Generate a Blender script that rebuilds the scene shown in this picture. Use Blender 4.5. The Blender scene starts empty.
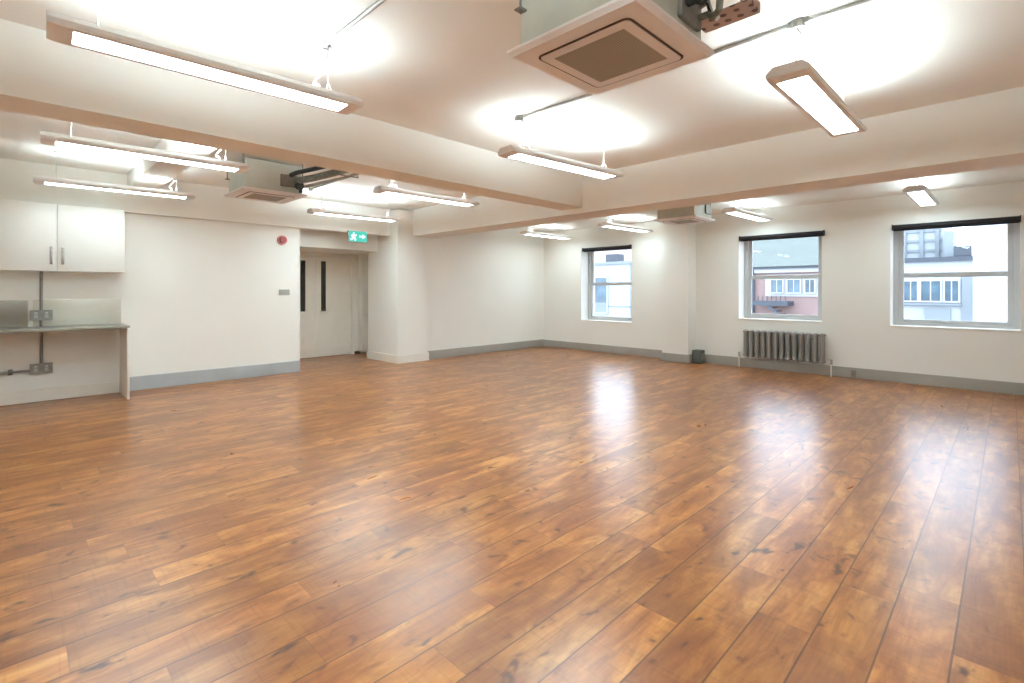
import bpy, bmesh, math, random
from mathutils import Vector, Matrix
random.seed(7)
PI = math.pi
S = bpy.context.scene
C = S.collection

# ------------------------------------------------------------------ materials
def newmat(name):
    m = bpy.data.materials.new(name); m.use_nodes = True
    nt = m.node_tree; nt.nodes.clear()
    return m, nt
def N(nt, t, **kw):
    n = nt.nodes.new(t)
    for k, v in kw.items(): setattr(n, k, v)
    return n
def MATH(nt, op, a, b=None, c=None, clamp=False):
    n = nt.nodes.new('ShaderNodeMath'); n.operation = op; n.use_clamp = clamp
    for i, v in enumerate((a, b, c)):
        if v is None: continue
        if isinstance(v, (int, float)): n.inputs[i].default_value = v
        else: nt.links.new(v, n.inputs[i])
    return n.outputs[0]
def MIX(nt, f, a, b, mode='MIX'):
    n = nt.nodes.new('ShaderNodeMix'); n.data_type = 'RGBA'; n.blend_type = mode
    for sock, v in ((n.inputs[0], f), (n.inputs[6], a), (n.inputs[7], b)):
        if isinstance(v, (int, float)): sock.default_value = v
        elif isinstance(v, tuple): sock.default_value = (*v, 1)
        else: nt.links.new(v, sock)
    return n.outputs[2]
def RAMP(nt, f, stops):
    n = nt.nodes.new('ShaderNodeValToRGB'); nt.links.new(f, n.inputs[0])
    while len(n.color_ramp.elements) < len(stops): n.color_ramp.elements.new(0.5)
    for e, (p, c) in zip(n.color_ramp.elements, stops):
        e.position = p; e.color = (*c, 1) if isinstance(c, tuple) else (c, c, c, 1)
    return n.outputs[0]
def principled(name, col, rough=0.5, metal=0.0, spec=0.5, vary=0.04, scale=6.0, bump=0.0, bscale=80.0, coat=0.0, stretch=(1, 1, 1)):
    m, nt = newmat(name)
    out = N(nt, 'ShaderNodeOutputMaterial'); p = N(nt, 'ShaderNodeBsdfPrincipled')
    nt.links.new(p.outputs[0], out.inputs[0])
    tc = N(nt, 'ShaderNodeTexCoord'); mp = N(nt, 'ShaderNodeMapping'); mp.inputs[3].default_value = stretch
    nt.links.new(tc.outputs['Object'], mp.inputs[0])
    nz = N(nt, 'ShaderNodeTexNoise'); nz.inputs['Scale'].default_value = scale; nz.inputs['Detail'].default_value = 3
    nt.links.new(mp.outputs[0], nz.inputs[0])
    lo = tuple(c * (1 - vary) for c in col); hi = tuple(min(1, c * (1 + vary)) for c in col)
    nt.links.new(RAMP(nt, nz.outputs[0], [(0.3, lo), (0.7, hi)]), p.inputs['Base Color'])
    p.inputs['Roughness'].default_value = rough; p.inputs['Metallic'].default_value = metal
    p.inputs['Specular IOR Level'].default_value = spec; p.inputs['Coat Weight'].default_value = coat
    if bump:
        n2 = N(nt, 'ShaderNodeTexNoise'); n2.inputs['Scale'].default_value = bscale
        nt.links.new(mp.outputs[0], n2.inputs[0])
        b = N(nt, 'ShaderNodeBump'); b.inputs['Strength'].default_value = bump; b.inputs['Distance'].default_value = 0.003
        nt.links.new(n2.outputs[0], b.inputs['Height']); nt.links.new(b.outputs[0], p.inputs['Normal'])
    return m
def emitter(name, col, s):
    m, nt = newmat(name)
    out = N(nt, 'ShaderNodeOutputMaterial'); e = N(nt, 'ShaderNodeEmission')
    e.inputs[0].default_value = (*col, 1); e.inputs[1].default_value = s
    nt.links.new(e.outputs[0], out.inputs[0]); return m
def glass_mat(name, tint=(0.97, 0.985, 1.0)):
    m, nt = newmat(name)
    out = N(nt, 'ShaderNodeOutputMaterial'); t = N(nt, 'ShaderNodeBsdfTransparent'); g = N(nt, 'ShaderNodeBsdfGlossy')
    t.inputs[0].default_value = (*tint, 1); g.inputs['Roughness'].default_value = 0.02
    fr = N(nt, 'ShaderNodeFresnel'); fr.inputs[0].default_value = 1.45
    mx = N(nt, 'ShaderNodeMixShader')
    nt.links.new(MATH(nt, 'MULTIPLY', fr.outputs[0], 0.35), mx.inputs[0]); nt.links.new(t.outputs[0], mx.inputs[1]); nt.links.new(g.outputs[0], mx.inputs[2])
    nt.links.new(mx.outputs[0], out.inputs[0]); return m

LAMP_DOWN, LAMP_UP = 30.5, 70.0
M = {}
M['wall'] = principled('cream_wall_paint', (0.86, 0.85, 0.80), 0.62, vary=0.015, scale=0.8, bump=0.05, bscale=60, spec=0.35)
M['ceil'] = principled('white_ceiling_paint', (0.87, 0.845, 0.79), 0.8, vary=0.015, scale=0.7, bump=0.05, bscale=50, spec=0.2)
M['trimw'] = principled('cream_gloss_paint', (0.84, 0.81, 0.74), 0.35, vary=0.02)
M['grey'] = principled('grey_skirting_paint', (0.36, 0.345, 0.31), 0.3, vary=0.05, scale=3)
M['greyb'] = principled('blue_grey_skirting_paint', (0.42, 0.45, 0.47), 0.3, vary=0.05, scale=3)
M['door'] = principled('door_paint', (0.86, 0.83, 0.76), 0.4, vary=0.02)
M['cab'] = principled('white_gloss_laminate', (0.78, 0.755, 0.705), 0.3, vary=0.01, spec=0.35)
M['steel'] = principled('brushed_steel', (0.64, 0.62, 0.54), 0.38, metal=0.4, vary=0.06, scale=14, stretch=(1, 1, 14))
M['steeld'] = principled('dark_steel_and_reflection', (0.22, 0.19, 0.15), 0.35, metal=0.45, vary=0.08, scale=14, stretch=(1, 1, 14))  # dark steel parts; on the left splashback the tone paints a reflection
M['galv'] = principled('galvanised_metal', (0.24, 0.225, 0.20), 0.4, metal=0.4, vary=0.15, scale=25)
M['conduit'] = principled('ceiling_conduit_metal', (0.42, 0.41, 0.38), 0.4, metal=0.4, vary=0.1, scale=25)
M['boxdark'] = principled('dark_grey_box_paint', (0.11, 0.12, 0.11), 0.4)
M['steeltop'] = principled('worktop_steel', (0.36, 0.35, 0.31), 0.35, metal=0.6, vary=0.05, scale=10)
M['chrome'] = principled('satin_chrome', (0.5, 0.5, 0.48), 0.25, metal=1)
M['lampbody'] = principled('lamp_housing_paint', (0.88, 0.87, 0.86), 0.4, vary=0.02)
M['lampcap'] = principled('lamp_end_cap_plastic', (0.87, 0.85, 0.84), 0.45, vary=0.03)
M['cable'] = principled('white_cable_sheath', (0.50, 0.49, 0.46), 0.5)
M['diff'] = emitter('lamp_diffuser_glow', (0.79, 0.97, 1.03), LAMP_DOWN)
M['up'] = emitter('lamp_uplight_glow', (0.79, 0.97, 1.03), LAMP_UP)
M['diff_soft'] = emitter('soft_lamp_diffuser_glow', (0.79, 0.97, 1.03), LAMP_DOWN * .55)
M['up_soft'] = emitter('soft_lamp_uplight_glow', (0.79, 0.97, 1.03), LAMP_UP * .30)
M['acbody'] = principled('pale_casing_metal', (0.56, 0.58, 0.52), 0.45, vary=0.06, scale=5, metal=0.1)
M['acpanel'] = principled('cassette_panel_plastic', (0.86, 0.83, 0.83), 0.42, vary=0.015)
M['dark'] = principled('dark_gap', (0.10, 0.07, 0.06), 0.8)
M['black'] = principled('black_rubber_lagging', (0.035, 0.04, 0.04), 0.6, vary=0.3, scale=30)
M['greylag'] = principled('grey_pipe_lagging', (0.20, 0.21, 0.18), 0.6, vary=0.3, scale=30)
M['blind'] = principled('charcoal_blind_fabric', (0.006, 0.005, 0.007), 0.7, vary=0.1)
M['frame'] = principled('grey_white_window_paint', (0.50, 0.50, 0.49), 0.4, vary=0.02)
M['reveal'] = principled('white_reveal_paint', (0.85, 0.84, 0.80), 0.5, vary=0.02)
M['glass'] = glass_mat('window_glass')
M['rad'] = principled('grey_radiator_enamel', (0.27, 0.255, 0.24), 0.35, vary=0.04)
M['darkglass'] = principled('dark_wired_glass', (0.03, 0.026, 0.02), 0.1, vary=0.1)
M['red'] = principled('red_alarm_plastic', (0.26, 0.03, 0.035), 0.4)
M['reddark'] = principled('dark_red_alarm_plastic', (0.22, 0.03, 0.035), 0.35)
M['pinkp'] = principled('pale_red_alarm_plastic', (0.62, 0.22, 0.21), 0.4)
M['switch'] = principled('brushed_switch_plate', (0.40, 0.41, 0.38), 0.35, metal=0.3)
M['exit'] = emitter('exit_sign_green', (0.10, 0.62, 0.50), 0.75)
M['exitw'] = emitter('exit_sign_pictogram', (0.65, 1.0, 0.90), 1.1)
M['facew'] = principled('white_rendered_facade', (0.30, 0.325, 0.345), 0.8, vary=0.04, scale=0.6)
M['faceg'] = principled('pale_grey_facade', (0.17, 0.195, 0.21), 0.8, vary=0.08, scale=0.5)
M['facedk'] = principled('dark_blue_grey_cladding', (0.040, 0.050, 0.064), 0.6, vary=0.1)
M['extglass'] = principled('blue_office_window_glass', (0.05, 0.09, 0.12), 0.15, vary=0.5, scale=1.2)
M['extwhite'] = principled('white_exterior_joinery', (0.30, 0.31, 0.325), 0.5)
M['asphalt'] = principled('street_asphalt', (0.16, 0.16, 0.16), 0.9, vary=0.1)
M['pinkw'] = principled('pink_rendered_facade', (0.38, 0.29, 0.29), 0.8, vary=0.05)

def brick_mat():
    m, nt = newmat('red_brickwork')
    out = N(nt, 'ShaderNodeOutputMaterial'); p = N(nt, 'ShaderNodeBsdfPrincipled'); nt.links.new(p.outputs[0], out.inputs[0])
    tc = N(nt, 'ShaderNodeTexCoord'); sp = N(nt, 'ShaderNodeSeparateXYZ'); cb = N(nt, 'ShaderNodeCombineXYZ')
    nt.links.new(tc.outputs['Object'], sp.inputs[0]); nt.links.new(sp.outputs[0], cb.inputs[0]); nt.links.new(sp.outputs[2], cb.inputs[1])
    b = N(nt, 'ShaderNodeTexBrick'); nt.links.new(cb.outputs[0], b.inputs[0]); b.inputs['Scale'].default_value = 4
    b.inputs['Color1'].default_value = (0.20, 0.125, 0.115, 1); b.inputs['Color2'].default_value = (0.24, 0.155, 0.14, 1); b.inputs['Mortar'].default_value = (0.24, 0.21, 0.20, 1)
    nt.links.new(b.outputs[0], p.inputs['Base Color']); p.inputs['Roughness'].default_value = 0.9
    return m
M['brick'] = brick_mat()
def slate_mat():
    m, nt = newmat('grey_green_slates')
    out = N(nt, 'ShaderNodeOutputMaterial'); p = N(nt, 'ShaderNodeBsdfPrincipled'); nt.links.new(p.outputs[0], out.inputs[0])
    tc = N(nt, 'ShaderNodeTexCoord')
    b = N(nt, 'ShaderNodeTexBrick'); nt.links.new(tc.outputs['Object'], b.inputs[0]); b.inputs['Scale'].default_value = 2
    b.inputs['Color1'].default_value = (0.100, 0.118, 0.100, 1); b.inputs['Color2'].default_value = (0.125, 0.145, 0.122, 1); b.inputs['Mortar'].default_value = (0.05, 0.062, 0.064, 1)
    nt.links.new(b.outputs[0], p.inputs['Base Color']); p.inputs['Roughness'].default_value = 0.7
    return m
M['slate'] = slate_mat()

def floor_mat():
    m, nt = newmat('rustic_wood_laminate')
    L = nt.links.new
    out = N(nt, 'ShaderNodeOutputMaterial'); p = N(nt, 'ShaderNodeBsdfPrincipled'); L(p.outputs[0], out.inputs[0])
    tc = N(nt, 'ShaderNodeTexCoord'); sp = N(nt, 'ShaderNodeSeparateXYZ'); L(tc.outputs['Object'], sp.inputs[0])
    X, Y = sp.outputs[0], sp.outputs[1]
    u = MATH(nt, 'DIVIDE', MATH(nt, 'ADD', X, 0.152 + 20.0), 0.2)
    row = MATH(nt, 'FLOOR', u); fu = MATH(nt, 'FRACT', u)
    wr = N(nt, 'ShaderNodeTexWhiteNoise', noise_dimensions='1D'); L(row, wr.inputs['W'])
    v = MATH(nt, 'ADD', MATH(nt, 'DIVIDE', Y, 1.28), MATH(nt, 'MULTIPLY', wr.outputs[0], 9.0))
    seg = MATH(nt, 'FLOOR', v); fv = MATH(nt, 'FRACT', v)
    cid = N(nt, 'ShaderNodeCombineXYZ'); L(row, cid.inputs[0]); L(seg, cid.inputs[1])
    wp = N(nt, 'ShaderNodeTexWhiteNoise', noise_dimensions='3D'); L(cid.outputs[0], wp.inputs['Vector'])
    sc = N(nt, 'ShaderNodeSeparateColor'); L(wp.outputs['Color'], sc.inputs[0])
    r1, r2, r3 = sc.outputs[0], sc.outputs[1], sc.outputs[2]
    # per-board texture space
    def space(sx, sy):
        c = N(nt, 'ShaderNodeCombineXYZ')
        L(MATH(nt, 'ADD', MATH(nt, 'MULTIPLY', X, sx), MATH(nt, 'MULTIPLY', r2, 37.0)), c.inputs[0])
        L(MATH(nt, 'ADD', MATH(nt, 'MULTIPLY', Y, sy), MATH(nt, 'MULTIPLY', r3, 53.0)), c.inputs[1])
        L(MATH(nt, 'MULTIPLY', r1, 19.0), c.inputs[2])
        return c.outputs[0]
    def noise(vec, scale, detail=4, rough=0.55, dist=0.0):
        n = N(nt, 'ShaderNodeTexNoise'); L(vec, n.inputs[0]); n.inputs['Scale'].default_value = scale
        n.inputs['Detail'].default_value = detail; n.inputs['Roughness'].default_value = rough; n.inputs['Distortion'].default_value = dist
        return n.outputs[0]
    grain = noise(space(9, 1.9), 1.0, 5, 0.6, 0.6)
    fine = noise(space(90, 5), 1.0, 3)
    blotch = noise(space(5, 2.2), 1.0, 3, 0.6, 0.6)
    cross = noise(space(3.0, 55), 1.0, 2)
    base = RAMP(nt, grain, [(0.27, (0.170, 0.050, 0.014)), (0.42, (0.305, 0.106, 0.027)), (0.54, (0.42, 0.170, 0.045)), (0.70, (0.57, 0.280, 0.092))])
    bl = RAMP(nt, blotch, [(0.44, 0.0), (0.62, 1.0)])
    base = MIX(nt, MATH(nt, 'MULTIPLY', bl, 0.72), base, (0.225, 0.075, 0.026))
    # per-board value
    tone = MATH(nt, 'ADD', 0.87, MATH(nt, 'MULTIPLY', r1, 0.28))
    tn = N(nt, 'ShaderNodeVectorMath', operation='SCALE'); L(base, tn.inputs[0]); L(tone, tn.inputs[3]); base = tn.outputs[0]
    fr = RAMP(nt, fine, [(0.36, 0.82), (0.56, 1.02)]); base = MIX(nt, 0.55, base, fr, 'MULTIPLY')
    cr = RAMP(nt, cross, [(0.33, 0.60), (0.45, 1.0)]); base = MIX(nt, 0.32, base, cr, 'MULTIPLY')
    # knots: irregular dark blobs and the darker figure around them
    kn = noise(space(11.5, 6.5), 1.0, 2.5, 0.6, 0.5)
    k2 = RAMP(nt, kn, [(0.54, 0.0), (0.70, 0.65)])
    base = MIX(nt, k2, base, (0.20, 0.062, 0.020))
    k1 = RAMP(nt, kn, [(0.635, 0.0), (0.735, 0.9)])
    base = MIX(nt, k1, base, (0.060, 0.022, 0.012))
    # joints
    eu = MATH(nt, 'MINIMUM', fu, MATH(nt, 'SUBTRACT', 1.0, fu)); jl = MATH(nt, 'LESS_THAN', eu, 0.017)
    ev = MATH(nt, 'MINIMUM', fv, MATH(nt, 'SUBTRACT', 1.0, fv)); jv = MATH(nt, 'LESS_THAN', ev, 0.0016)
    joint = MATH(nt, 'MAXIMUM', jl, MATH(nt, 'MULTIPLY', jv, 0.4))
    base = MIX(nt, MATH(nt, 'MULTIPLY', joint, 0.72), base, (0.055, 0.020, 0.012))
    L(base, p.inputs['Base Color'])
    L(MATH(nt, 'ADD', 0.26, MATH(nt, 'MULTIPLY', blotch, 0.05)), p.inputs['Roughness'])
    p.inputs['Specular IOR Level'].default_value = 0.62
    h = MATH(nt, 'SUBTRACT', MATH(nt, 'MULTIPLY', noise(space(7, 3), 1.0, 2), 0.25), MATH(nt, 'MULTIPLY', joint, 0.6))
    h = MATH(nt, 'ADD', h, MATH(nt, 'MULTIPLY', cross, 0.06))
    b = N(nt, 'ShaderNodeBump'); b.inputs['Strength'].default_value = 0.2; b.inputs['Distance'].default_value = 0.003
    L(h, b.inputs['Height']); L(b.outputs[0], p.inputs['Normal'])
    return m
M['floor'] = floor_mat()

def grille_mat():
    m, nt = newmat('taupe_intake_grille')
    out = N(nt, 'ShaderNodeOutputMaterial'); p = N(nt, 'ShaderNodeBsdfPrincipled'); nt.links.new(p.outputs[0], out.inputs[0])
    tc = N(nt, 'ShaderNodeTexCoord')
    w = N(nt, 'ShaderNodeTexWave'); w.bands_direction = 'X'; w.inputs['Scale'].default_value = 26; nt.links.new(tc.outputs['Object'], w.inputs[0])
    nt.links.new(RAMP(nt, w.outputs[1], [(0.1, (0.27, 0.25, 0.21)), (0.9, (0.44, 0.41, 0.35))]), p.inputs['Base Color'])
    p.inputs['Roughness'].default_value = 0.7
    return m
M['grille'] = grille_mat()
def perf_mat():
    m, nt = newmat('perforated_tray_metal')
    out = N(nt, 'ShaderNodeOutputMaterial'); p = N(nt, 'ShaderNodeBsdfPrincipled'); nt.links.new(p.outputs[0], out.inputs[0])
    tc = N(nt, 'ShaderNodeTexCoord'); v = N(nt, 'ShaderNodeTexVoronoi'); v.inputs['Scale'].default_value = 16; v.inputs['Randomness'].default_value = 0.15
    nt.links.new(tc.outputs['Object'], v.inputs[0])
    nt.links.new(RAMP(nt, v.outputs['Distance'], [(0.22, (0.12, 0.07, 0.06)), (0.30, (0.47, 0.34, 0.29))]), p.inputs['Base Color'])
    p.inputs['Roughness'].default_value = 0.5
    return m
M['perf'] = perf_mat()

# ------------------------------------------------------------------ mesh helpers
class MB:
    def __init__(s): s.bm = bmesh.new()
    def box(s, x0, x1, y0, y1, z0, z1, bev=0.0, seg=2):
        t = bmesh.new(); bmesh.ops.create_cube(t, size=1)
        bmesh.ops.scale(t, vec=(x1 - x0, y1 - y0, z1 - z0), verts=t.verts)
        bmesh.ops.translate(t, vec=((x0 + x1) / 2, (y0 + y1) / 2, (z0 + z1) / 2), verts=t.verts)
        if bev: bmesh.ops.bevel(t, geom=t.edges[:], offset=bev, segments=seg, affect='EDGES', profile=0.5)
        s._add(t); return s
    def _add(s, t):
        me = bpy.data.meshes.new('tmp'); t.to_mesh(me); t.free(); s.bm.from_mesh(me); bpy.data.meshes.remove(me)
    def cyl(s, a, b, r, n=16, r2=None):
        a, b = Vector(a), Vector(b); d = b - a
        t = bmesh.new(); bmesh.ops.create_cone(t, cap_ends=True, segments=n, radius1=r, radius2=r if r2 is None else r2, depth=d.length)
        bmesh.ops.transform(t, matrix=Matrix.Translation((a + b) / 2) @ d.to_track_quat('Z', 'Y').to_matrix().to_4x4(), verts=t.verts)
        s._add(t); return s
    def tube(s, pts, r, n=10):
        pts = [Vector(p) for p in pts]; rings = []
        up = Vector((0, 0, 1)) if abs((pts[1] - pts[0]).normalized().z) < 0.9 else Vector((1, 0, 0))
        for i, p in enumerate(pts):
            d = (pts[min(i + 1, len(pts) - 1)] - pts[max(i - 1, 0)]).normalized()
            u = (up - d * up.dot(d)).normalized(); v = d.cross(u); up = u
            rings.append([s.bm.verts.new(p + (u * math.cos(2 * PI * k / n) + v * math.sin(2 * PI * k / n)) * r) for k in range(n)])
        for a, b in zip(rings, rings[1:]):
            for k in range(n): s.bm.faces.new((a[k], a[(k + 1) % n], b[(k + 1) % n], b[k]))
        s.bm.faces.new(rings[0][::-1]); s.bm.faces.new(rings[-1]); return s
    def prism(s, prof, axis, t0, t1):
        """extrude a closed 2D profile along an axis; 'y': profile is (x,z); 'x': (y,z); 'z': (x,y)"""
        def at(a, b, t): return {'y': (a, t, b), 'x': (t, a, b), 'z': (a, b, t)}[axis]
        v0 = [s.bm.verts.new(at(a, b, t0)) for a, b in prof]; v1 = [s.bm.verts.new(at(a, b, t1)) for a, b in prof]
        s.bm.faces.new(v0); s.bm.faces.new(v1[::-1]); n = len(prof)
        for k in range(n): s.bm.faces.new((v0[k], v1[k], v1[(k + 1) % n], v0[(k + 1) % n]))
        return s
    def build(s, name, mat, parent=None, origin=None, smooth=False):
        bmesh.ops.recalc_face_normals(s.bm, faces=s.bm.faces)
        org = Vector(origin) if origin is not None else (parent_world(parent) if parent else Vector((0, 0, 0)))
        bmesh.ops.translate(s.bm, vec=-org, verts=s.bm.verts)
        me = bpy.data.meshes.new(name); s.bm.to_mesh(me); s.bm.free()
        me.materials.append(mat)
        o = bpy.data.objects.new(name, me); C.objects.link(o)
        if parent is None: o.location = org
        else: o.parent = parent
        if smooth:
            for f in me.polygons: f.use_smooth = True
            me.set_sharp_from_angle(angle=math.radians(40))
        return o
def parent_world(p):
    v = Vector((0, 0, 0))
    while p is not None: v += p.location; p = p.parent
    return v
def tag(o, label=None, cat=None, group=None, kind=None):
    if label: o['label'] = label
    if cat: o['category'] = cat
    if group: o['group'] = group
    if kind: o['kind'] = kind
    return o
def thing(name, loc, label, cat, group=None, kind=None):
    o = bpy.data.objects.new(name, None); C.objects.link(o); o.location = loc; o.empty_display_size = 0.1
    return tag(o, label, cat, group, kind)
def box(name, mat, x0, x1, y0, y1, z0, z1, parent=None, bev=0.0):
    org = None if parent else ((x0 + x1) / 2, (y0 + y1) / 2, z0)
    return MB().box(x0, x1, y0, y1, z0, z1, bev).build(name, mat, parent, org, smooth=bool(bev))
def copy_tree(o, parent=None):
    c = o.copy(); C.objects.link(c)
    if parent: c.parent = parent
    for ch in [x for x in bpy.data.objects if x.parent == o]: copy_tree(ch, c)
    return c
def struct(o, label, cat='wall'): return tag(o, label, cat, kind='structure')

# ------------------------------------------------------------------ dimensions
W = 9.25          # window wall
XR, YB = 1.5, -1.5
XK, XF, XD = -8.42, -8.12, -9.97
ZM, ZK, ZF = 2.90, 2.90, 2.77

# ------------------------------------------------------------------ shell
f = MB().box(-10.4, XR + .3, YB - .3, W + .35, -0.25, 0).build('floor', M['floor'], origin=(0, 0, 0))
struct(f, 'glossy brown knotty wood laminate floor boards filling the room', 'floor')
for (x0, x1, y0, y1, z, lab) in ((-4.30, XR + .3, YB - .3, 5.70, ZM, 'off-white plastered ceiling of main bay with large cassette unit'),
                                 (-10.4, -4.30, YB - .3, 5.70, ZK, 'off-white plastered ceiling between long beam and kitchen wall'),
                                 (-10.4, XR + .3, 5.70, W + .35, ZF, 'off-white plastered ceiling between the cross beam and window wall')):
    struct(box('ceiling', M['ceil'], x0, x1, y0, y1, z, 3.3), lab, 'ceiling')
struct(box('ceiling_beam', M['ceil'], -4.43, -4.07, YB - .1, 5.60, 2.4725, ZM + .02), 'long downstand beam from kitchen side of room to the cross beam', 'beam')
struct(box('ceiling_beam', M['ceil'], -8.15, XR + .1, 5.42, 5.95, 2.40, ZM + .02), 'deep cross beam running parallel to the window wall', 'beam')
struct(box('ceiling_beam', M['ceil'], -8.33, -4.43, 1.10, 1.40, 2.72, ZK + .02), 'shallow white boxed beam under kitchen side ceiling', 'beam')
b = MB(); b.box(XK - .1, -8.33, YB - .1, 5.10, 2.40, ZK + .02)
struct(b.build('bulkhead_beam', M['wall'], origin=(XK, 0, 2.4)), 'boxed bulkhead along the top of kitchen wall and door recess', 'beam')
# left (kitchen) wall, recess lintel, pier, far wall
b = MB(); b.box(-10.4, XK, YB - .3, 3.42, 0, ZK + .05)
struct(b.build('wall_left', M['wall'], origin=(XK, 0, 0)), 'plain cream wall behind the kitchen units, left of the door recess')
b = MB(); b.box(XD - .05, -8.78, 3.42, 5.08, 2.13, ZK + .05); b.box(XD - .05, -9.15, 5.08, 5.52, 2.13, ZK + .05)
struct(b.build('recess_lintel', M['wall'], origin=(-8.78, 4.2, 2.13)), 'cream lintel over the double door recess', 'lintel')
b = MB(); b.box(-9.15, -8.05, 5.08, 5.75, 0, ZF + .1); b.box(XD - .43, -9.15, 5.50, 5.75, 0, ZF + .1)
struct(b.build('wall_pier', M['wall'], origin=(-8.05, 5.4, 0)), 'cream wall pier between door recess and far wall', 'pier')
b = MB(); b.box(-10.4, XF, 5.70, W + .35, 0, ZF + .1)
struct(b.build('wall_far', M['wall'], origin=(XF, 7.5, 0)), 'cream wall from the pier to the window wall corner')
# recess back wall around the doorway
DY0, DY1, DZ = 3.62, 5.20, 2.10
b = MB(); b.box(-10.4, XD, 3.42, DY0, 0, 2.2); b.box(-10.4, XD, DY0, DY1, DZ, 2.2); b.box(-10.4, -10.2, DY0, DY1, 0, DZ); b.box(-10.4, XD, DY1, 5.52, 0, 2.2)
struct(b.build('wall_recess', M['wall'], origin=(XD, 4.2, 0)), 'cream back wall of the door recess')
# window wall with three openings
OPEN = [(-6.98, -5.65, 0.68, 2.32), (-3.465, -2.15, 0.85, 2.32), (-1.269, 0.100, 0.83, 2.32)]
WT = 0.42
b = MB(); x = -10.4
for (a0, a1, z0, z1) in OPEN:
    b.box(x, a0, W, W + WT, 0, 3.3); b.box(a0, a1, W, W + WT, 0, z0); b.box(a0, a1, W, W + .255, z1, 3.3); b.box(a0, a1, W + .255, W + WT, z1 + .085, 3.3); x = a1
b.box(x, XR + .3, W, W + WT, 0, 3.3)
struct(b.build('wall_window_side', M['wall'], origin=(0, W, 0)), 'cream wall with three sash windows')
struct(box('wall_right', M['wall'], XR, XR + .3, YB, W, 0, 3.1), 'plain cream wall on the right side of room')
struct(box('wall_back', M['wall'], -8.6, XR, YB - .3, YB, 0, 3.1), 'plain cream wall behind the viewer')
struct(box('wall_pillar', M['wall'], -4.78, -4.254, 8.914, W + .02, 0, ZF + .03), 'slim cream pillar between the first and second windows', 'pillar')

# baseboards
def bb(name, mat, x0, x1, y0, y1, h, label):
    o = MB().box(x0, x1, y0, y1, 0, h, 0.006).build(name, mat, origin=((x0 + x1) / 2, (y0 + y1) / 2, 0)); struct(o, label, 'baseboard')
bb('baseboard_left', M['greyb'], XK - .01, XK + .022, 1.07, 3.42, .19, 'blue-grey skirting board on the cream wall right of kitchen counter')
bb('baseboard_kitchen', M['trimw'], XK - .01, XK + .022, YB, 1.02, .15, 'cream skirting board on the wall below the steel worktop')
bb('baseboard_far', M['grey'], XF - .01, XF + .022, 5.76, W, .17, 'grey skirting on the far wall between pier and corner')
bb('baseboard_pier', M['trimw'], -8.06, -8.03, 5.06, 5.77, .15, 'cream skirting around the front of the pier')
bb('baseboard_recess', M['trimw'], -9.16, -8.06, 5.055, 5.085, .15, 'cream skirting on the side wall of the door recess')
bb('baseboard_window_side', M['grey'], -8.10, -4.80, W - .022, W + .01, .16, 'grey skirting below the first window')
bb('baseboard_window_side', M['grey'], -4.25, XR, W - .022, W + .01, .16, 'grey skirting below second and third windows')
bb('baseboard_pillar', M['grey'], -4.80, -4.234, 8.892, 8.92, .16, 'grey skirting across the front of pillar')
struct(box('trim_1', M['conduit'], -4.256, -4.234, 8.93, W - .02, 0, .16), 'grey skirting return on the right face of pillar', 'trim')

# ------------------------------------------------------------------ windows
def window(i, a0, a1, z0, z1, label):
    t = thing('window_%d' % i, ((a0 + a1) / 2, W + .3, z0), label, 'window', kind='structure')
    y0, y1 = W + .26, W + .36; fw = 0.07
    z1b = z1 + .08
    b = MB(); b.box(a0, a0 + fw, y0, y1, z0, z1b, .004); b.box(a1 - fw, a1, y0, y1, z0, z1b, .004)
    b.box(a0 + fw, a1 - fw, y0, y1, z1b - fw, z1b, .004); b.box(a0 + fw, a1 - fw, y0, y1, z0, z0 + .045, .004)
    b.build('window_frame', M['frame'], t)
    zm = (z0 + z1) / 2 + .01; sw = 0.058
    for k, (za, zb, yy) in enumerate(((z0 + .045, zm + .034, y0 + .015), (zm - .034, z1b - fw, y0 + .052))):
        xa, xb = a0 + fw, a1 - fw
        s = MB(); s.box(xa, xa + sw, yy, yy + .035, za, zb, .003); s.box(xb - sw, xb, yy, yy + .035, za, zb, .003)
        s.box(xa + sw, xb - sw, yy, yy + .035, zb - .066, zb, .003); s.box(xa + sw, xb - sw, yy, yy + .035, za, za + (.05 if k == 0 else .066), .003)
        so = s.build('sash', M['frame'], t)
        MB().box(xa + sw - .005, xb - sw + .005, yy + .015, yy + .019, za + .03, zb - .03).build('window_pane', M['glass'], so)
    # painted reveal lining and inner sill board
    r = MB(); r.box(a0 - .001, a0 + .006, W - .004, y0, z0, z1); r.box(a1 - .006, a1 + .001, W - .004, y0, z0, z1); r.box(a0, a1, W - .004, W + .25, z1 - .006, z1 + .001)
    r.build('window_reveal', M['reveal'], t)
    MB().box(a0 - .012, a1 + .012, W - .012, y0, z0 - .012, z0 + .008, .003).build('window_sill', M['reveal'], t)
WL = ['sash window farthest from the camera, next to room corner', 'sash window above the grey radiator', 'sash window nearest the camera at right of the window wall']
for i, o in enumerate(OPEN): window(i + 1, *o, WL[i])
BL = ['dark roller blind rolled up over the window by the corner', 'dark roller blind rolled up over the window above the radiator', 'dark roller blind rolled up over the window facing a white wall']
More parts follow.
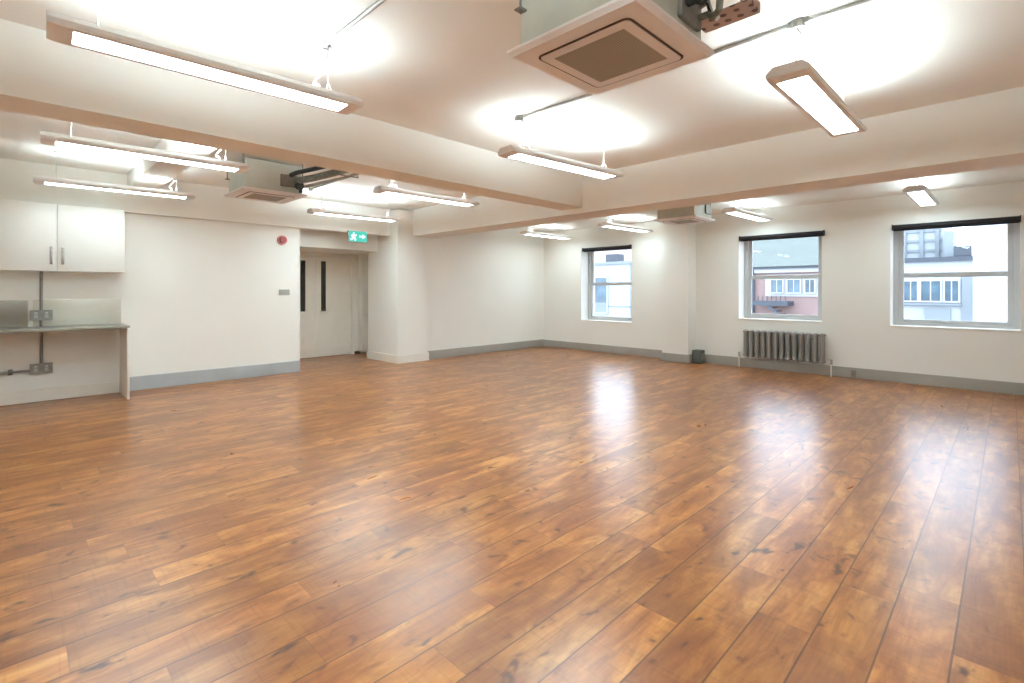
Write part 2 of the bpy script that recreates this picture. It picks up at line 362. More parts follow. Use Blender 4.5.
for (a0, a1, z0, z1), lab, (e0, e1) in zip(OPEN, BL, ((.09, .0), (.035, .04), (.03, .0))):
    t = thing('roller_blind', ((a0 + a1) / 2, W - .05, z1 - .06), lab, 'blind', 'rolled up roller blinds over the windows')
    x0, x1 = a0 + e0, a1 + e1; zc = z1 - .035
    MB().cyl((x0 + .012, W - .045, zc), (x1 - .012, W - .045, zc), .036, 24).build('fabric_roll', M['blind'], t, smooth=True)
    MB().box(x0 + .012, x1 - .012, W - .012, W - .004, zc - .05, zc + .02, .002).build('hem_bar', M['blind'], t)
    for xx in (x0, x1 - .012): MB().box(xx, xx + .012, W - .084, W - .001, zc - .042, zc + .042, .003).build('bracket', M['blind'], t)

# ------------------------------------------------------------------ doors
d = thing('door_1', (XD, (DY0 + DY1) / 2, 0), 'cream double doors with narrow dark vision panels in the recess', 'door', kind='structure')
b = MB(); b.box(XD - .1, XD + .03, DY0 - .06, DY0, 0, DZ + .02, .004); b.box(XD - .1, XD + .03, 5.14, 5.21, 0, DZ + .02, .004); b.box(XD - .1, XD + .03, DY0, 5.14, DZ - .05, DZ + .02, .004)
b.build('door_frame', M['door'], d)
def leaf(y0, y1, g0, g1, plate_y):
    zt, zb = 1.96, 0.94; z1 = DZ - .055; z0 = .01; xa, xb = XD - .05, XD - .006
    s = MB(); s.box(xa, xb, y0, g0, z0, z1); s.box(xa, xb, g1, y1, z0, z1); s.box(xa, xb, g0, g1, z0, zb); s.box(xa, xb, g0, g1, zt, z1)
    o = s.build('door_leaf', M['door'], d)
    MB().box(xa + .015, xb - .015, g0, g1, zb, zt).build('vision_panel', M['darkglass'], o)
    q = MB(); w = .012
    q.box(xb, xb + .008, g0 - w, g0 + .004, zb - w, zt + w); q.box(xb, xb + .008, g1 - .004, g1 + w, zb - w, zt + w); q.box(xb, xb + .008, g0, g1, zt, zt + w); q.box(xb, xb + .008, g0, g1, zb - w, zb)
    q.build('bead', M['door'], o)
    MB().box(xb, xb + .003, y0 + .02, y1 - .02, .03, .17).build('kick_plate', M['trimw'], o)
    MB().box(xb, xb + .003, plate_y, plate_y + .075, .98, 1.28, .001).build('push_plate', M['trimw'], o)
leaf(DY0 + .003, 4.385, 4.055, 4.165, 4.28)
leaf(4.39, 5.137, 4.475, 4.590, 4.395)
MB().box(XD - .006, XD + .006, 4.375, 4.405, .01, DZ - .055, .002).build('astragal', M['door'], d)
o = box('pipe_casing', M['trimw'], XD + .001, -9.80, 5.30, 5.50, 0.06, 2.13, bev=.004)
struct(o, 'narrow cream boxed casing in the right corner of the door recess', 'casing')
tag(box('dark_floor_block', M['dark'], -9.96, -9.84, 5.20, 5.29, 0.001, .06, bev=.008), 'small dark block on the floor beside the double doors', 'door stop')  # small block in one dark colour beside the door frame

# ------------------------------------------------------------------ things on the kitchen wall
t = thing('fire_alarm_sounder', (XK, 3.13, 2.18), 'round red fire alarm sounder high on the cream wall', 'fire alarm')
MB().cyl((XK - .004, 3.13, 2.18), (XK + .035, 3.13, 2.18), .078, 32, .072).build('base', M['pinkp'], t, smooth=True)
MB().cyl((XK + .035, 3.13, 2.18), (XK + .075, 3.13, 2.18), .056, 32, .048).build('housing', M['red'], t, smooth=True)
b = MB()
for k in range(4): b.box(XK + .074, XK + .079, 3.095, 3.165, 2.15 + k * .018, 2.158 + k * .018)
b.build('sounder_slots', M['reddark'], t)
t = thing('light_switch', (XK, 3.17, 1.335), 'grey metal two-gang light switch below the red fire alarm', 'light switch')
MB().box(XK, XK + .012, 3.08, 3.25, 1.285, 1.375, .003).build('switch_plate', M['switch'], t)
for yy in (3.125, 3.185): MB().box(XK + .012, XK + .018, yy, yy + .03, 1.31, 1.35, .002).build('rocker', M['conduit'], t)
# exit sign on the bulkhead face
t = thing('exit_sign', (-8.33, 4.40, 2.22), 'lit green emergency exit sign with running man above the door recess', 'exit sign')
MB().box(-8.329, -8.285, 4.22, 4.58, 2.225, 2.425, .006).build('sign_case', M['switch'], t)
MB().box(-8.285, -8.279, 4.228, 4.572, 2.233, 2.417).build('sign_face', M['exit'], t)
xs0, xs1 = -8.279, -8.276
p = MB()
def poly(pts): p.prism([(4.22 + a * .36, 2.225 + c * .2) for a, c in pts], 'x', xs0, xs1)
def limb(a, c, w=.055):
    ax, az = a; bx_, bz = c; dx, dz = (bx_ - ax) * .36, (bz - az) * .2; l = math.hypot(dx, dz); nx, nz = -dz / l * w * .09, dx / l * w * .09
    A = (4.22 + ax * .36, 2.225 + az * .2); B = (4.22 + bx_ * .36, 2.225 + bz * .2); k = 2.2
    p.prism([(A[0] - nx * k, A[1] - nz * k), (B[0] - nx * k, B[1] - nz * k), (B[0] + nx * k, B[1] + nz * k), (A[0] + nx * k, A[1] + nz * k)], 'x', xs0, xs1)
p.cyl((xs0, 4.22 + .27 * .36, 2.225 + .80 * .2), (xs1, 4.22 + .27 * .36, 2.225 + .80 * .2), .014, 12)
limb((.27, .70), (.25, .42), .13); limb((.25, .44), (.36, .30), .09); limb((.36, .30), (.33, .12), .08); limb((.25, .44), (.20, .26), .09); limb((.20, .26), (.10, .22), .08)
limb((.27, .68), (.37, .58), .06); limb((.37, .58), (.42, .66), .06); limb((.27, .68), (.17, .58), .06); limb((.17, .58), (.15, .46), .06)
poly([(.56, .44), (.74, .44), (.74, .30), (.92, .52), (.74, .74), (.74, .60), (.56, .60)])
p.build('pictogram', M['exitw'], t)

# wall cabinet
t = thing('wall_cabinet', (XK, .40, 1.59), 'white gloss double-door wall cabinet above the steel worktop', 'cabinet')
MB().box(XK, -8.122, -.25, 1.046, 1.59, 2.39, .002).build('body', M['cab'], t)
for y0, y1, hy in ((-.247, .393, .345), (.399, 1.043, .447)):
    o = MB().box(-8.121, -8.10, y0, y1, 1.588, 2.388, .003).build('door', M['cab'], t, smooth=True)
    h = MB(); h.box(-8.078, -8.068, hy - .008, hy + .008, 1.67, 1.88, .003)
    for z in (1.69, 1.86): h.cyl((-8.10, hy, z), (-8.07, hy, z), .005)
    h.box(-8.10, -8.097, hy - .014, hy + .014, 1.67, 1.88)
    h.build('handle', M['chrome'], o, smooth=True)
# worktop and end panel
t = thing('worktop', (XK, 0, .885), 'thin stainless steel worktop spanning the kitchen recess', 'worktop')
MB().box(XK + .001, -7.765, YB + .01, 1.055, .893, .917, .003).build('worktop_slab', M['steeltop'], t)
MB().box(-7.79, -7.77, YB + .01, 1.025, .882, .893, .002).build('front_rail', M['steeld'], t)
tag(box('end_panel', M['trimw'], XK + .023, -7.775, 1.026, 1.05, 0, .892, bev=.002), 'cream vertical end panel supporting the right end of worktop', 'panel')
tag(box('splashback', M['steeld'], XK + .001, XK + .012, YB + .02, .150, .919, 1.235, bev=.002), 'steel splashback sheet, dark reflection painted in, left of the vertical conduit', 'splashback')  # dark reflection put into this sheet's steel colour
tag(box('splashback', M['steel'], XK + .001, XK + .008, .195, 1.045, .919, 1.245, bev=.002), 'pale brushed steel splashback sheet at right end of worktop', 'splashback')
# conduits + sockets
def socket(z, label):
    t = thing('double_socket', (XK, .27, z - .06), label, 'socket', 'metal double sockets on the kitchen wall')
    x0 = XK + .009
    MB().box(x0, x0 + .045, .17, .365, z - .06, z + .06, .004).build('back_box', M['galv'], t)
    MB().box(x0 + .045, x0 + .05, .165, .37, z - .063, z + .063, .002).build('face_plate', M['galv'], t)
    for yy in (.205, .30):
        MB().box(x0 + .05, x0 + .056, yy, yy + .028, z + .015, z + .04, .002).build('rocker', M['cable'], t)
        MB().box(x0 + .0499, x0 + .0515, yy - .003, yy + .031, z - .034, z + .008).build('socket_insert', M['switch'], t)
socket(1.055, 'metal double socket above the worktop on vertical conduit')
socket(0.405, 'metal double socket below the worktop on vertical conduit')
t = thing('vertical_conduit', (XK + .03, .27, .46), 'grey metal conduit running down from cabinet to lower socket', 'conduit')
MB().cyl((XK + .035, .268, 1.116), (XK + .035, .268, 1.589), .016).build('upper_tube', M['galv'], t, smooth=True)
MB().cyl((XK + .035, .268, .466), (XK + .035, .268, .8925), .016).build('lower_tube', M['galv'], t, smooth=True)
MB().cyl((XK + .035, .268, .918), (XK + .035, .268, .994), .016).build('middle_tube', M['galv'], t, smooth=True)
t = thing('horizontal_conduit', (XK + .03, -.4, .39), 'grey metal conduit running left from the lower socket', 'conduit')
MB().cyl((XK + .045, .00, .39), (XK + .045, .168, .39), .012).build('thin_tube', M['galv'], t, smooth=True)
MB().cyl((XK + .045, YB + .02, .385), (XK + .045, .00, .385), .020).build('thick_tube', M['conduit'], t, smooth=True)
MB().cyl((XK + .045, -.02, .388), (XK + .045, .02, .388), .034).build('coupling', M['galv'], t, smooth=True)

# ------------------------------------------------------------------ suspended lights
def make_light(x, yc, zc_ceiling, label, first=None):
    z0 = 2.53
    if first is None:
        t = thing('ceiling_light', (x, yc, z0), label, 'ceiling light', 'white suspended linear ceiling lights')
        hw, L = .113, .655
        prof = [(-hw, .012), (-hw + .006, 0), (-.078, 0), (-.078, .012), (.078, .012), (.078, 0), (hw - .006, 0), (hw, .012), (hw, .030), (.075, .066), (-.075, .066), (-hw, .030)]
        m = MB(); m.prism([(x + a, z0 + c) for a, c in prof], 'y', yc - L, yc + L); m.build('housing', M['lampbody'], t)
        MB().box(x - .077, x + .077, yc - L, yc + L, z0 + .004, z0 + .010).build('diffuser', M['diff'], t)
        MB().box(x - .035, x + .035, yc - L + .05, yc + L - .05, z0 + .066, z0 + .070).build('uplight_lens', M['up'], t)
        capp = [(-hw, .012), (-hw + .006, 0), (hw - .006, 0), (hw, .012), (hw, .030), (.075, .066), (-.075, .066), (-hw, .030)]
        for sgn in (-1, 1):
            e = MB(); n = 6; a0 = yc + sgn * L
            rows = []
            for i in range(n + 1):
                tt = i / n; yy = a0 + sgn * .09 * tt; k = 1.0 if i == 0 else (1 - .03 * tt ** 4); lift = .006 * tt ** 3
                rows.append([e.bm.verts.new((x + a * k, yy, z0 + .033 + (c - .033) * (1 - .12 * tt ** 4) + lift * .4)) for a, c in capp])
            for r0, r1 in zip(rows, rows[1:]):
                for k in range(8): e.bm.faces.new((r0[k], r0[(k + 1) % 8], r1[(k + 1) % 8], r1[k]))
            e.bm.faces.new(rows[0]); e.bm.faces.new(rows[-1][::-1])
            e.build('end_cap', M['lampcap'], t, smooth=True)
    else:
        t = copy_tree(first); t.location = (x, yc, z0); t['label'] = label
    zc = zc_ceiling
    for sgn in (-1, 1):
        yy = yc + sgn * .56
        k = MB(); k.tube([(x - .05, yy, z0 + .07), (x, yy, z0 + .14), (x + .05, yy, z0 + .07)], .0028, 6); k.cyl((x, yy, z0 + .14), (x, yy, zc - .012), .0035, 8); k.cyl((x, yy, zc - .02), (x, yy, zc - .0005), .022, 12)
        k.build('suspension_cable', M['cable'], t)
    return t
lights = []
def feed(t, x, y, zc, side):
    # white flex from the fixture up to its ceiling box, with slack loops
    z0 = 2.60; pts = []
    for i in range(41):
        u = i / 40; loop = math.sin(u * PI) 
        pts.append((x + .045 * math.sin(u * 5 * PI) * loop + .03 * side * (1 - u), y + .05 * math.cos(u * 4 * PI) * loop * .7 - .05 * u * side, z0 + (zc - .045 - z0) * u + .02 * math.sin(u * 6 * PI) * loop))
    MB().tube(pts, .0055, 8).build('power_flex', M['cable'], t, smooth=True)
XC = [-.86, -3.07, -5.38, -7.46]
R1, R2, R3 = .88, 3.75, 8.37
LAB1 = ['suspended strip light directly above the camera position', 'largest suspended strip light, near left, between long beam and cassette unit', 'upper of two strip lights over the kitchen side, nearer the long beam', 'lower strip light in front of the bulkhead above white cabinet']
LAB2 = ['strip light right of the large cassette unit with broad glowing face', 'strip light below and left of the large cassette unit, before the cross beam', 'strip light tucked beside long beam, right of the kitchen side cassette unit', 'strip light in front of the bulkhead just left of exit sign']
LAB3 = ['strip light above the window nearest the camera', 'strip light right of the small cassette unit, left of radiator window blind', 'strip light above the far corner window, left of small cassette unit', 'farthest strip light near corner of far wall and window wall']
PLACE = [[(-.86, .86), (-3.075, .86), (-5.39, .91), (-7.46, .92)], [(-.865, 3.74), (-3.01, 3.75), (-5.32, 3.83), (-7.45, 3.93)], [(-.80, 8.27), (-2.955, 8.32), (-5.20, 8.32), (-7.14, 8.25)]]
TURN = [[0, -2, -2, -3], [0, -5, -2, -3], [0, -2, -3, 0]]
first = None
for r, (yc, labs) in enumerate(((R1, LAB1), (R2, LAB2), (R3, LAB3))):
    for ci, x in enumerate(XC):
        x, y_ = PLACE[r][ci]
        zc = ZF if r == 2 else (ZM if ci < 2 else ZK)
        t = make_light(x, y_, zc, labs[ci], first)
        if first is None: first = t
        lights.append((t, x, y_, zc, r, ci)); t.rotation_euler.z = math.radians(TURN[r][ci])
# the cables were built per fixture after copying (the first fixture's cables get copied too) -> remove inherited duplicates
for (t, x, yc, zc, r, ci) in lights[1:]:
    kids = [k for k in bpy.data.objects if k.parent == t and k.name.startswith('suspension_cable')]
    own = kids[-2:] if False else [k for k in kids if k.data.users == 1]
    for k in kids:
        if k not in own: bpy.data.objects.remove(k)
for (t, x, yc, zc, r, ci) in lights:
    if r == 2 or (r == 0 and ci == 3):      # tubes with a lower output along the windows and over the cabinet
        for k in t.children:
            if k.name.startswith(('diffuser', 'uplight_lens')):
                k.data = k.data.copy(); k.data.materials[0] = M['diff_soft' if k.name.startswith('diffuser') else 'up_soft']
    near = (r == 1) or (r == 2)
    yy = yc - .50 if near else yc + .50
    feed(t, x, yy, zc, 1 if near else -1)

# ------------------------------------------------------------------ surface conduits feeding the lights
def run(x0, x1, y, zc, label, boxes):
    t = thing('ceiling_conduit', ((x0 + x1) / 2, y, zc - .03), label, 'conduit')
    MB().cyl((x0, y, zc - .016), (x1, y, zc - .016), .0125, 12).build('tube', M['conduit'], t, smooth=True)
    for xb in boxes:
        k = MB(); k.cyl((xb, y, zc - .045), (xb, y, zc - .001), .036, 20); k.box(xb - .055, xb + .055, y - .016, y + .016, zc - .034, zc - .002, .004); k.build('junction_box', M['conduit'], t, smooth=True)
run(-3.10, XR - .02, 3.19, ZM, 'metal ceiling conduit passing behind the large cassette unit', [-3.08, -.86])
run(-3.06, XR - .02, 1.385, ZM, 'metal ceiling conduit left of large cassette unit at top of view', [-3.06, -.86])
run(-7.46, -5.35, 3.20, ZK, 'metal ceiling conduit between two kitchen side strip lights', [-7.46, -5.38])
run(-7.14, -.80, 7.82, ZF, 'metal ceiling conduit feeding the strip lights along windows', [-7.14, -5.20, -2.97, -.80])

# ------------------------------------------------------------------ cassette units
def cassette(cx, cy, zc, label):
    t = thing('air_conditioning_cassette', (cx, cy, 2.48), label, 'air conditioner', 'square ceiling cassette air conditioners')
    z = 2.48; H = .355
    b = MB(); b.box(cx - .31, cx + .31, cy - .31, cy + .31, z + .030, zc - .055, .004)
    b.build('casing', M['acbody'], t)
    # panel: pyramid-edged plate
    b = MB(); prof = [(H, .030), (H, .018), (H - .02, 0.0)]
    rows = [[b.bm.verts.new((cx + sx * h, cy + sy * h, z + zz)) for sx, sy in ((-1, -1), (1, -1), (1, 1), (-1, 1))] for h, zz in prof]
    for r0, r1 in zip(rows, rows[1:]):
        for k in range(4): b.bm.faces.new((r0[k], r0[(k + 1) % 4], r1[(k + 1) % 4], r1[k]))
    b.bm.faces.new(rows[0]); b.bm.faces.new(rows[-1][::-1]); b.build('fascia_panel', M['acpanel'], t)
    def ring(r0, r1, z0, z1, rad, name, mat):
        b = MB(); o_, i_ = [], []
        for R_, lst in ((r1, o_), (r0, i_)):
            rr = max(.001, rad - (r1 - R_))
            for q in range(4):
                a = q * PI / 2; qx, qy = ((1, 1), (-1, 1), (-1, -1), (1, -1))[q]
                for k in range(6):
                    an = a + k / 5 * PI / 2; lst.append((cx + qx * (R_ - rr) + rr * math.cos(an), cy + qy * (R_ - rr) + rr * math.sin(an)))
        n = len(o_); V = [[b.bm.verts.new((x, y, zz)) for x, y in lst] for lst in (o_, i_) for zz in (z0, z1)]
        for k in range(n):
            j = (k + 1) % n
            b.bm.faces.new((V[0][k], V[0][j], V[2][j], V[2][k])); b.bm.faces.new((V[1][k], V[3][k], V[3][j], V[1][j]))
            b.bm.faces.new((V[0][k], V[1][k], V[1][j], V[0][j])); b.bm.faces.new((V[2][k], V[2][j], V[3][j], V[3][k]))
        return b.build(name, mat, t)
    ring(.247, .257, z - .004, z + .002, .035, 'air_slot', M['dark'])
    ring(.195, .247, z - .007, z + .002, .030, 'louvre_surround', M['acpanel'])
    MB().box(cx - .195, cx + .195, cy - .195, cy + .195, z - .005, z + .001).build('intake_grille', M['grille'], t)
    for sx in (-1, 1):
        for sy in (-1, 1):
            k = MB(); k.cyl((cx + sx * .285, cy + sy * .333, z + .20), (cx + sx * .285, cy + sy * .333, zc - .0005), .006, 8); k.box(cx + sx * .285 - .02, cx + sx * .285 + .02, cy + sy * .31 + min(0, sy * .045), cy + sy * .31 + max(0, sy * .045), z + .205, z + .213)
            k.build('hanger_rod', M['galv'], t)
    k = MB(); k.box(cx + .31, cx + .335, cy + .06, cy + .26, z + .10, z + .24, .006); k.build('valve_plate', M['galv'], t)
    return t
def pipes(t, cx, cy, zs, zt):
    x = cx + .335
    pts = lambda y, z, r: [(x - .01, y, z), (x + .04, y, z), (x + .075, y - .02, z - .03), (x + .11, y - .04, z - .02), (x + .12, y - .05, z + .04), (x + .12, y - .05, zt - .001)]
    for (y, z, r, m) in ((cy + .11, zs, .026, 'black'), (cy + .19, zs + .05, .020, 'black'), (cy + .23, zs - .03, .016, 'greylag')):
        MB().tube(pts(y, z, r), r, 12).build('refrigerant_pipe', M[m], t, smooth=True)
    MB().tube([(x - .02, cy + .24, zs + .02), (x + .04, cy + .235, zs + .03), (x + .06, cy + .225, zs - .04), (x + .09, cy + .22, zs - .07)], .012, 10).build('drain_hose', M['chrome'], t, smooth=True)
t1 = cassette(-1.368, 2.05, ZM, 'large square cassette air conditioner nearest the camera, between strip lights')
pipes(t1, -1.368, 2.05, 2.66, ZM)
t2 = cassette(-6.36, 2.17, ZK, 'square cassette air conditioner over the kitchen side beyond the long beam')
t3 = cassette(-3.75, 7.73, ZF, 'small distant cassette air conditioner in front of the window wall pillar')
o = t3
# perforated tray and pipe runs
t = thing('ceiling_cable_tray', (-1.0, 2.4, 2.70), 'perforated metal tray beside the right edge of nearest cassette unit', 'cable tray')
MB().box(-1.13, -.86, 2.41, 2.57, 2.70, 2.703).build('tray_base', M['perf'], t)
b = MB(); b.box(-1.13, -.86, 2.567, 2.57, 2.703, 2.75); b.box(-.863, -.86, 2.41, 2.567, 2.703, 2.75); b.build('tray_lip', M['perf'], t)
for y in (2.44, 2.54):
    b = MB(); b.cyl((-.90, y, 2.703), (-.90, y, ZM - .001), .005, 8); b.build('threaded_rod', M['galv'], t)
t = thing('ceiling_pipe_run', (-5.6, 2.62, 2.66), 'grey lagged pipe run from kitchen side cassette unit towards the long beam', 'pipe')
MB().tube([(-6.018, 2.42, 2.66), (-5.93, 2.43, 2.66), (-5.80, 2.52, 2.68), (-5.55, 2.64, 2.715), (-5.2, 2.70, 2.73), (-4.40, 2.70, 2.73)], .040, 14).build('suction_pipe', M['greylag'], t, smooth=True)
MB().tube([(-6.018, 2.34, 2.72), (-5.90, 2.36, 2.73), (-5.70, 2.50, 2.77), (-5.4, 2.60, 2.79), (-4.40, 2.61, 2.79)], .026, 12).build('liquid_pipe', M['black'], t, smooth=True)
MB().tube([(-6.018, 2.46, 2.60), (-5.95, 2.50, 2.60), (-5.75, 2.60, 2.63), (-5.5, 2.73, 2.66), (-4.40, 2.78, 2.68)], .018, 12).build('drain_pipe', M['conduit'], t, smooth=True)
b = MB(); b.cyl((-6.018, 2.43, 2.60), (-5.965, 2.43, 2.60), .045, 16); b.cyl((-5.985, 2.44, 2.52), (-5.985, 2.44, 2.60), .022, 12); b.build('shut_off_valve', M['black'], t, smooth=True)
for x in (-5.3, -4.8):
    b = MB(); b.box(x - .012, x + .012, 2.56, 2.82, 2.644, 2.652); b.cyl((x, 2.57, 2.65), (x, 2.57, ZK - .0005), .004, 8); b.cyl((x, 2.81, 2.65), (x, 2.81, ZK - .0005), .004, 8); b.build('pipe_bracket', M['galv'], t)

# ------------------------------------------------------------------ radiator
t = thing('column_radiator', (-2.72, W - .1, 0), 'grey column radiator mounted under the middle window', 'radiator')
n = 13; x0, x1 = -3.34, -2.07; st = (x1 - x0) / n
def section(xc):
    m = MB(); hw = st * .30
    for yc in (W - .155, W - .075):
        pr = []
        for k in range(10):
            a = 2 * PI * k / 10; pr.append((xc + hw * math.cos(a), yc + .030 * math.sin(a)))
        m.prism(pr, 'z', .235, .645)
    for zc in (.645, .225):
        m.cyl((xc - hw, W - .115, zc), (xc + hw, W - .115, zc), .028, 16)
        m.box(xc - hw * .95, xc + hw * .95, W - .185, W - .045, zc - .022, zc + .022, .012, 3)
    m.cyl((xc - st / 2, W - .115, .225), (xc + st / 2, W - .115, .225), .017, 12); m.cyl((xc - st / 2, W - .115, .645), (xc + st / 2, W - .115, .645), .017, 12)
    return m
for k in range(n):
    o = section(x0 + st * (k + .5)).build('radiator_section', M['rad'], t, smooth=True)
for x, s in ((x0, -1), (x1, 1)):
    b = MB(); b.cyl((x, W - .115, .225), (x + s * .07, W - .115, .225), .012, 10); b.cyl((x + s * .07, W - .115, 0), (x + s * .07, W - .115, .24), .009, 10); b.build('supply_pipe', M['trimw'], t, smooth=True)
    b = MB(); b.cyl((x + s * .07, W - .115, .19), (x + s * .07, W - .115, .27), .018, 14); b.build('valve', M['conduit'], t, smooth=True)

for xx in (x0 + st * 2, x1 - st * 2):
    b = MB(); b.box(xx - .012, xx + .012, W - .115, W + .002, .56, .58); b.box(xx - .02, xx + .02, W - .004, W + .003, .50, .62); b.build('wall_bracket', M['rad'], t)
# ------------------------------------------------------------------ small wall and floor boxes
t = thing('floor_socket_box', (-4.2, 9.1, 0), 'dark grey metal socket box on the floor at the foot of pillar', 'socket box')
MB().box(-4.225, -4.06, 9.02, 9.20, .0, .245, .006).build('box_body', M['boxdark'], t)
MB().box(-4.06, -4.056, 9.04, 9.18, .06, .19, .002).build('cover_plate', M['galv'], t)
t = thing('wall_outlet', (-1.72, W - .022, .03), 'small grey outlet box on the skirting between second and third windows', 'outlet')
MB().box(-1.75, -1.69, W - .06, W - .023, .02, .125, .004).build('outlet_body', M['galv'], t)
MB().box(-1.74, -1.70, W - .063, W - .06, .05, .09, .001).build('cover_plate', M['steeld'], t)
tag(MB().cyl((-1.78, W - .004, .83), (-1.78, W + .004, .83), .02, 16).build('blank_plate', M['lampcap'], origin=(-1.78, W, .81)), 'tiny round grey blanking disc on the wall between radiator and third window', 'blanking plate')

# ------------------------------------------------------------------ outside
struct(box('street', M['asphalt'], -60, 30, W + .5, 90, -9.1, -9.0), 'grey street far below the windows', 'street')
def extwindow(parent, x0, x1, z0, z1, y, bars=1, fr=.09):
    m = MB(); m.box(x0 - fr, x0, y - .12, y, z0 - fr, z1 + fr); m.box(x1, x1 + fr, y - .12, y, z0 - fr, z1 + fr); m.box(x0, x1, y - .12, y, z1, z1 + fr); m.box(x0, x1, y - .16, y, z0 - fr, z0)
    for k in range(bars):
        xx = x0 + (x1 - x0) * (k + 1) / (bars + 1); m.box(xx - .03, xx + .03, y - .10, y, z0, z1)
    o = m.build('window', M['extwhite'], parent)
    MB().box(x0, x1, y - .06, y - .02, z0, z1).build('pane', M['extglass'], o)
Y = 40.0
# brick building (through the radiator window)
t = thing('brick_building', (-12, Y + 5, -9), 'red brick building with slate roof and white framed windows outside', 'building')
b = MB(); b.box(-19, -6.5, Y, Y + 10, -9, 2.7); b.build('brick_wall', M['brick'], t)
b = MB(); b.box(-19.2, -6.3, Y - .25, Y + 10.2, 2.7, 3.15); b.build('eaves_band', M['extwhite'], t)
b = MB(); b.prism([(Y - .5, 3.15), (Y + 10.5, 3.15), (Y + 5, 7.6)], 'x', -19.4, -6.25); b.build('slate_roof', M['slate'], t)
b = MB(); b.box(-19.2, -6.3, Y - .40, Y - .26, 2.98, 3.12); b.build('gutter', M['facedk'], t)
b = MB(); b.box(-13.0, -8.9, Y - .08, Y, .95, 2.55); b.build('window_band', M['extwhite'], t)
for a0, a1 in ((-12.55, -11.80), (-11.45, -10.65), (-10.3, -9.75)): extwindow(t, a0, a1, 1.25, 2.15, Y - .08, 1)
b = MB(); b.cyl((-13.85, Y - .2, -9), (-13.85, Y - .2, 3.0), .13, 12); b.build('downpipe', M['facedk'], t)
b = MB(); b.box(-13.4, -11.1, Y - 1.4, Y, .30, .62); b.build('metal_landing', M['facedk'], t)
b = MB()
for k in range(9): b.box(-12.4 + k * .28, -12.08 + k * .28, Y - 1.3, Y - .3, .1 - k * .22, .16 - k * .22)
b.prism([(-12.6, .3), (-12.3, .3), (-9.6, -1.9), (-9.9, -1.9)], 'y', Y - 1.36, Y - 1.28); b.build('stair_flight', M['facedk'], t)
b = MB()
for k in range(8): b.cyl((-13.35 + k * .3, Y - 1.38, .62), (-13.35 + k * .3, Y - 1.38, 1.0), .03, 6)
b.build('landing_rail', M['facedk'], t)
# white office building (through the nearest window, left half)
t = thing('white_office_building', (-3.2, Y + 5, -9), 'white office building with roof terrace and blue windows outside', 'building')
b = MB(); b.box(-5.8, 1.5, Y, Y + 10, -9, 3.25); b.build('facade', M['facew'], t)
b = MB(); b.box(-5.9, 1.6, Y - .2, Y - .001, 3.15, 3.42); b.build('parapet_band', M['facedk'], t)
for a0, a1 in ((-4.75, -4.12), (-3.92, -3.02), (-2.80, -2.2)): extwindow(t, a0, a1, .75, 1.95, Y, 1, .10)
b = MB(); b.box(-4.95, -2.05, Y - .25, Y, .48, .60); b.build('sill_ledge', M['faceg'], t)
b = MB(); b.box(-3.75, -2.55, Y - .12, Y - .001, -1.6, .30); b.build('lower_panel', M['faceg'], t)
b = MB(); b.box(-2.05, -1.45, Y - .10, Y - .001, -1.6, 2.2); b.build('side_panel', M['faceg'], t)
b = MB(); b.box(-2.42, -1.62, Y + .1, Y + 1.0, 3.43, 4.05, .03); b.build('rooftop_unit', M['facedk'], t)
b = MB(); b.box(-5.8, -2.95, Y + 3, Y + 8, 3.25, 6.4); b.build('penthouse', M['facew'], t)
for zz in (3.95, 4.6, 5.25): MB().box(-5.7, -3.2, Y + 2.9, Y + 2.99, zz, zz + .16).build('louvre_band', M['faceg'], t)
for xx in (-5.2, -4.3, -3.5): MB().box(xx, xx + .22, Y + 2.85, Y + 2.98, 3.3, 5.9).build('downpipe', M['faceg'], t)
b = MB(); b.box(-2.95, -2.5, Y + 1.5, Y + 4, 3.25, 5.1); b.build('stair_head', M['faceg'], t)
# bright white gable (through the nearest window, right half)
t = thing('white_gable_building', (2, 22, -9), 'plain bright white gable wall close outside the nearest window', 'building')
b = MB(); b.box(-.70, 6.5, 18, 26, -9, 3.2); b.build('gable_wall', M['facew'], t)
b = MB(); b.box(-.78, 6.6, 17.9, 26.1, 3.2, 3.32); b.build('coping', M['faceg'], t)
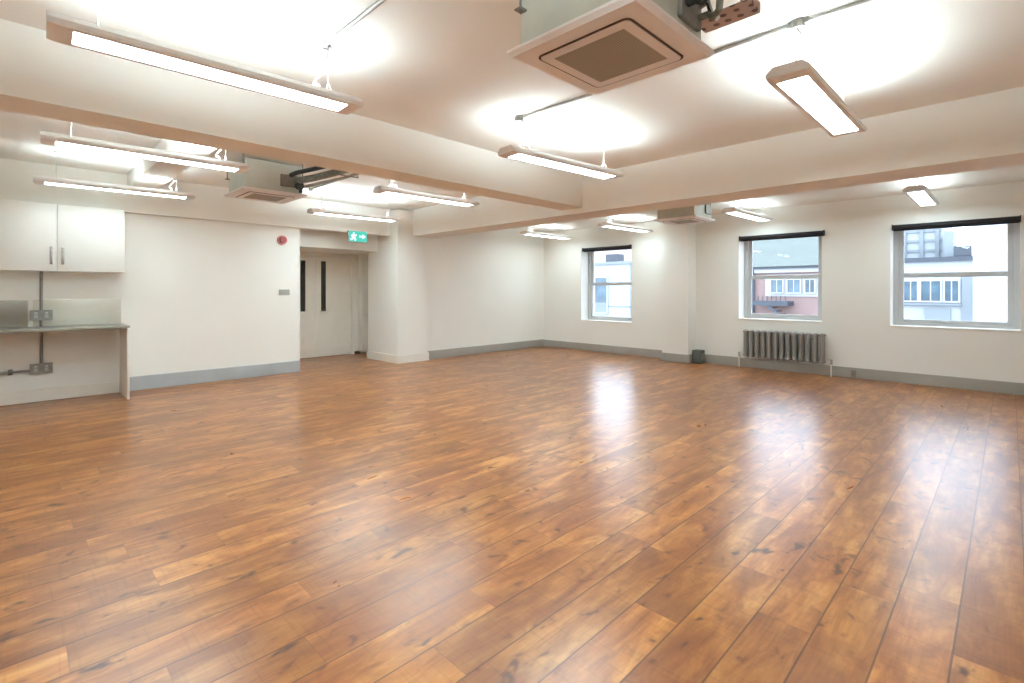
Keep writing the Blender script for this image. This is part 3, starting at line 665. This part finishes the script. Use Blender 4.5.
# pale building (through the corner window)
t = thing('pale_blue_building', (-26, Y + 5, -9), 'pale blue-white building with tall dark window beyond the corner window', 'building')
b = MB(); b.box(-33, -20.5, Y, Y + 10, -9, 4.0); b.build('facade', M['facew'], t)
extwindow(t, -28.4, -27.1, -.7, 2.6, Y, 0, .12)
b = MB(); b.box(-28.4, -27.1, Y - .11, Y - .05, -.75, .25); b.build('lower_panel', M['faceg'], t)
b = MB(); b.box(-33.1, -20.4, Y - .2, Y - .001, 3.85, 4.1); b.build('parapet_band', M['faceg'], t)
b = MB(); b.box(-27.5, -26.2, Y + .3, Y + 1.5, 4.0, 4.85, .03); b.build('rooftop_unit', M['facedk'], t)
b = MB(); b.box(-24.6, -24.5, Y - .05, Y - .001, -5, 3.8); b.box(-33, -20.5, Y - .05, Y - .001, -.15, -.05); b.build('string_course', M['faceg'], t)
t = thing('pink_building', (-34, Y + 20, -9), 'pinkish rendered building behind the pale blue one', 'building')
b = MB(); b.box(-44, -35.5, Y + 15, Y + 24, -9, 7.5); b.build('facade', M['pinkw'], t)
MB().box(-44.2, -35.3, Y + 14.8, Y + 24.2, 7.5, 7.8).build('coping', M['faceg'], t)

# ------------------------------------------------------------------ sky
w = bpy.data.worlds.new('overcast_sky'); S.world = w; w.use_nodes = True; nt = w.node_tree; nt.nodes.clear()
out = N(nt, 'ShaderNodeOutputWorld'); bg = N(nt, 'ShaderNodeBackground')
tc = N(nt, 'ShaderNodeTexCoord'); sp = N(nt, 'ShaderNodeSeparateXYZ'); nt.links.new(tc.outputs['Generated'], sp.inputs[0])
nt.links.new(RAMP(nt, sp.outputs[2], [(0.0, (0.80, 0.89, 1.0)), (1.0, (0.68, 0.81, 1.0))]), bg.inputs[0]); bg.inputs[1].default_value = 4.7
nt.links.new(bg.outputs[0], out.inputs[0])

# ------------------------------------------------------------------ camera
cam = bpy.data.cameras.new('camera'); co = bpy.data.objects.new('camera', cam); C.objects.link(co)
cam.sensor_width = 36; cam.lens = 500 / 1024 * 36; cam.shift_y = -50.5 / 1024; cam.clip_start = .05; cam.clip_end = 300
co.location = (0, 0, 1.35); co.rotation_euler = (PI / 2, 0, math.radians(44.9))
S.camera = co
S.view_settings.view_transform = 'Standard'; S.view_settings.look = 'None'; S.view_settings.gamma = 1
S.view_settings.use_curve_mapping = False; S.view_settings.exposure = 0.58
S.cycles.use_denoising = True
S.cycles.max_bounces = 12; S.cycles.diffuse_bounces = 8; S.cycles.transparent_max_bounces = 12; S.cycles.sample_clamp_indirect = 8
